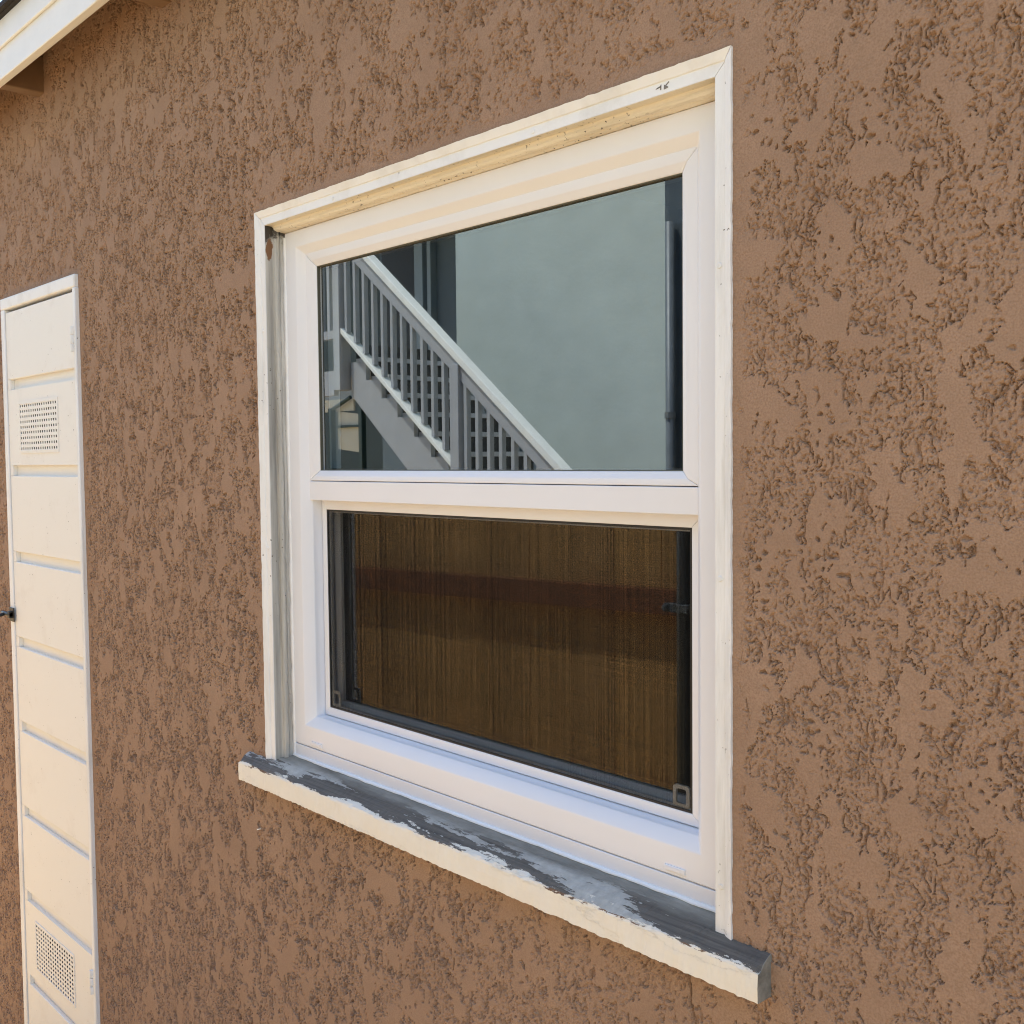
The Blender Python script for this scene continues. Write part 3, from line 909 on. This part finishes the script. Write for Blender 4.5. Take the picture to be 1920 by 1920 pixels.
# outside staircase
st = empty('outdoor_staircase', (-6.5, -4.0, 0))
tag(st, 'grey wooden outdoor staircase with balusters and pale handrail, reflected in the upper pane', 'staircase')
def sl(x):                       # shoe-rail line height (metres) at world x
    return EYE + 1.115 - 0.785 * (x + 7.473)
def sb(x0, x1, y0, y1, z0a, z1a, z0b, z1b):     # sloped bar between world x0 (heights a) and x1 (heights b)
    ox, oy = -6.5, -4.0
    return MB().hexa([(x0 - ox, y0 - oy, z0a), (x1 - ox, y0 - oy, z0b), (x1 - ox, y1 - oy, z0b), (x0 - ox, y1 - oy, z0a),
                      (x0 - ox, y0 - oy, z1a), (x1 - ox, y0 - oy, z1b), (x1 - ox, y1 - oy, z1b), (x0 - ox, y1 - oy, z1a)])
xA, xB = -7.46, -4.30
for yy0 in (-4.0,):
    sb(xA, xB, yy0 - 0.045, yy0 + 0.045, sl(xA) + 0.78, sl(xA) + 0.845, sl(xB) + 0.78, sl(xB) + 0.845).build('handrail', 'rail_paint', st, bevel=0.004)
    sb(xA, xB, yy0 - 0.022, yy0 + 0.022, sl(xA) + 0.66, sl(xA) + 0.778, sl(xB) + 0.66, sl(xB) + 0.778).build('sub_rail', 'grey_wood', st)
sb(xA, xB, -4.04, -3.96, sl(xA) - 0.045, sl(xA), sl(xB) - 0.045, sl(xB)).build('shoe_rail', 'rail_paint', st, bevel=0.003)
x = -7.394
while x < xB:
    sb(x - 0.016, x + 0.016, -4.02, -3.98, sl(x) - 0.001, sl(x) + 0.70, sl(x) - 0.001, sl(x) + 0.70).build('baluster', 'grey_wood', st)
    x += 0.125
# cut stringer and treads
run, rise = 0.2085, 0.1575
x0s, z0s = -7.204, EYE + 0.653
nst = int((z0s - 0.1) / rise)
for y0 in (-4.06, -4.94):
    mb = MB()
    prof = []
    xe = x0s + run * nst
    for i in range(-1, nst):
        prof += [(x0s + run * i, z0s - rise * i), (x0s + run * (i + 1), z0s - rise * i)]
    lowline = lambda x: max(0.0, EYE + 0.598 - 0.785 * (x + 7.411) - 0.06)
    poly = prof + [(prof[-1][0], 0.0), (prof[-1][0] - 0.3, 0.0)]
    xm = prof[0][0]
    poly += [(xm, lowline(xm))]
    n_ = len(poly)
    mb.add([(px_ + 6.5, y0 + 4.0 + dy, pz) for dy in (-0.02, 0.02) for px_, pz in poly],
           [tuple(range(n_)), tuple(range(2 * n_ - 1, n_ - 1, -1))] + [(i, n_ + i, n_ + (i + 1) % n_, (i + 1) % n_) for i in range(n_)])
    mb.build('stringer', 'grey_wood', st)
for i in range(-1, nst):
    xa, zc = x0s + run * i, z0s - rise * i
    sb(xa - 0.015, xa + run + 0.02, -4.96, -4.10, zc + 0.001, zc + 0.036, zc + 0.001, zc + 0.036).build('tread', 'tread', st)
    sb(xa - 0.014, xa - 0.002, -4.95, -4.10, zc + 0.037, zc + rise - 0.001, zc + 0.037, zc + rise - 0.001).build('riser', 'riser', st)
for xp, z0, z1 in ((-7.495, EYE + 0.585, EYE + 2.05), (-5.988, 0.0, sl(-5.988) + 0.74), (-4.34, 0.0, sl(-4.34) + 0.79)):
    sb(xp - 0.048, xp + 0.048, -4.062, -3.952, z0, z1, z0, z1).build('newel_post', 'grey_wood', st, bevel=0.004)
# landing
sb(-9.6, -7.46, -4.96, -4.0, EYE + 0.70, EYE + 0.75, EYE + 0.70, EYE + 0.75).build('landing_deck', 'tread', st)
sb(-9.6, -7.545, -3.998, -3.955, EYE + 0.545, EYE + 0.749, EYE + 0.545, EYE + 0.749).build('landing_fascia', 'grey_wood', st)
sb(-9.6, -7.545, -4.03, -3.97, EYE + 1.018, EYE + 1.086, EYE + 1.018, EYE + 1.086).build('landing_rail', 'grey_wood', st)
sb(-9.6, -7.545, -4.04, -3.96, EYE + 1.86, EYE + 1.93, EYE + 1.86, EYE + 1.93).build('handrail', 'rail_paint', st)
x = -7.65
while x > -9.5:
    sb(x - 0.02, x + 0.02, -4.02, -3.98, EYE + 1.086, EYE + 1.861, EYE + 1.086, EYE + 1.861).build('baluster', 'grey_wood', st)
    x -= 0.125
sb(-9.55, -9.45, -4.05, -3.95, 0, EYE + 0.70, 0, EYE + 0.70).build('landing_post', 'grey_wood', st)

# cream canopy standing beyond the stairs
cn = empty('fabric_canopy', (-12, -7, 0))
tag(cn, 'cream fabric canopy on dark green poles beyond the stairs, reflected in the upper pane', 'canopy')
def cbox(x0, x1, y0, y1, z0, z1):
    return MB().box(x0 + 12, x1 + 12, y0 + 7, y1 + 7, z0, z1)
MB().prism([(-1.5, EYE + 1.15), (0.0, EYE + 0.80), (0.0, EYE + 0.82), (-1.5, EYE + 1.17)], -1.9, 0.35).build('roof_sheet', 'cream', cn)
cbox(-13.9, -11.72, -7.03, -7.0, EYE + 0.66, EYE + 0.80).build('valance', 'cream', cn)
mbp = MB()
mbp.hexa([(-0.09, -0.02, EYE + 0.16), (0.5, -0.02, EYE + 0.10), (0.5, 0, EYE + 0.10), (-0.09, 0, EYE + 0.16), (-0.09, -0.02, EYE + 0.66), (0.5, -0.02, EYE + 0.60), (0.5, 0, EYE + 0.60), (-0.09, 0, EYE + 0.66)])
mbp.build('side_panel', 'cream', cn)
for xp in (-12.15, -11.45, -13.8):
    cbox(xp - 0.035, xp + 0.035, -6.98, -6.91, 0, EYE + 0.70).build('pole', 'green', cn)
cbox(-12.1, -11.5, -6.99, -6.95, EYE + 0.44, EYE + 0.47).build('cross_bar', 'green', cn)
MB().tube((-0.15, 0.06, EYE + 0.68), (0.30, 0.06, EYE + 0.83), 0.025).build('eave_bar', 'green', cn)
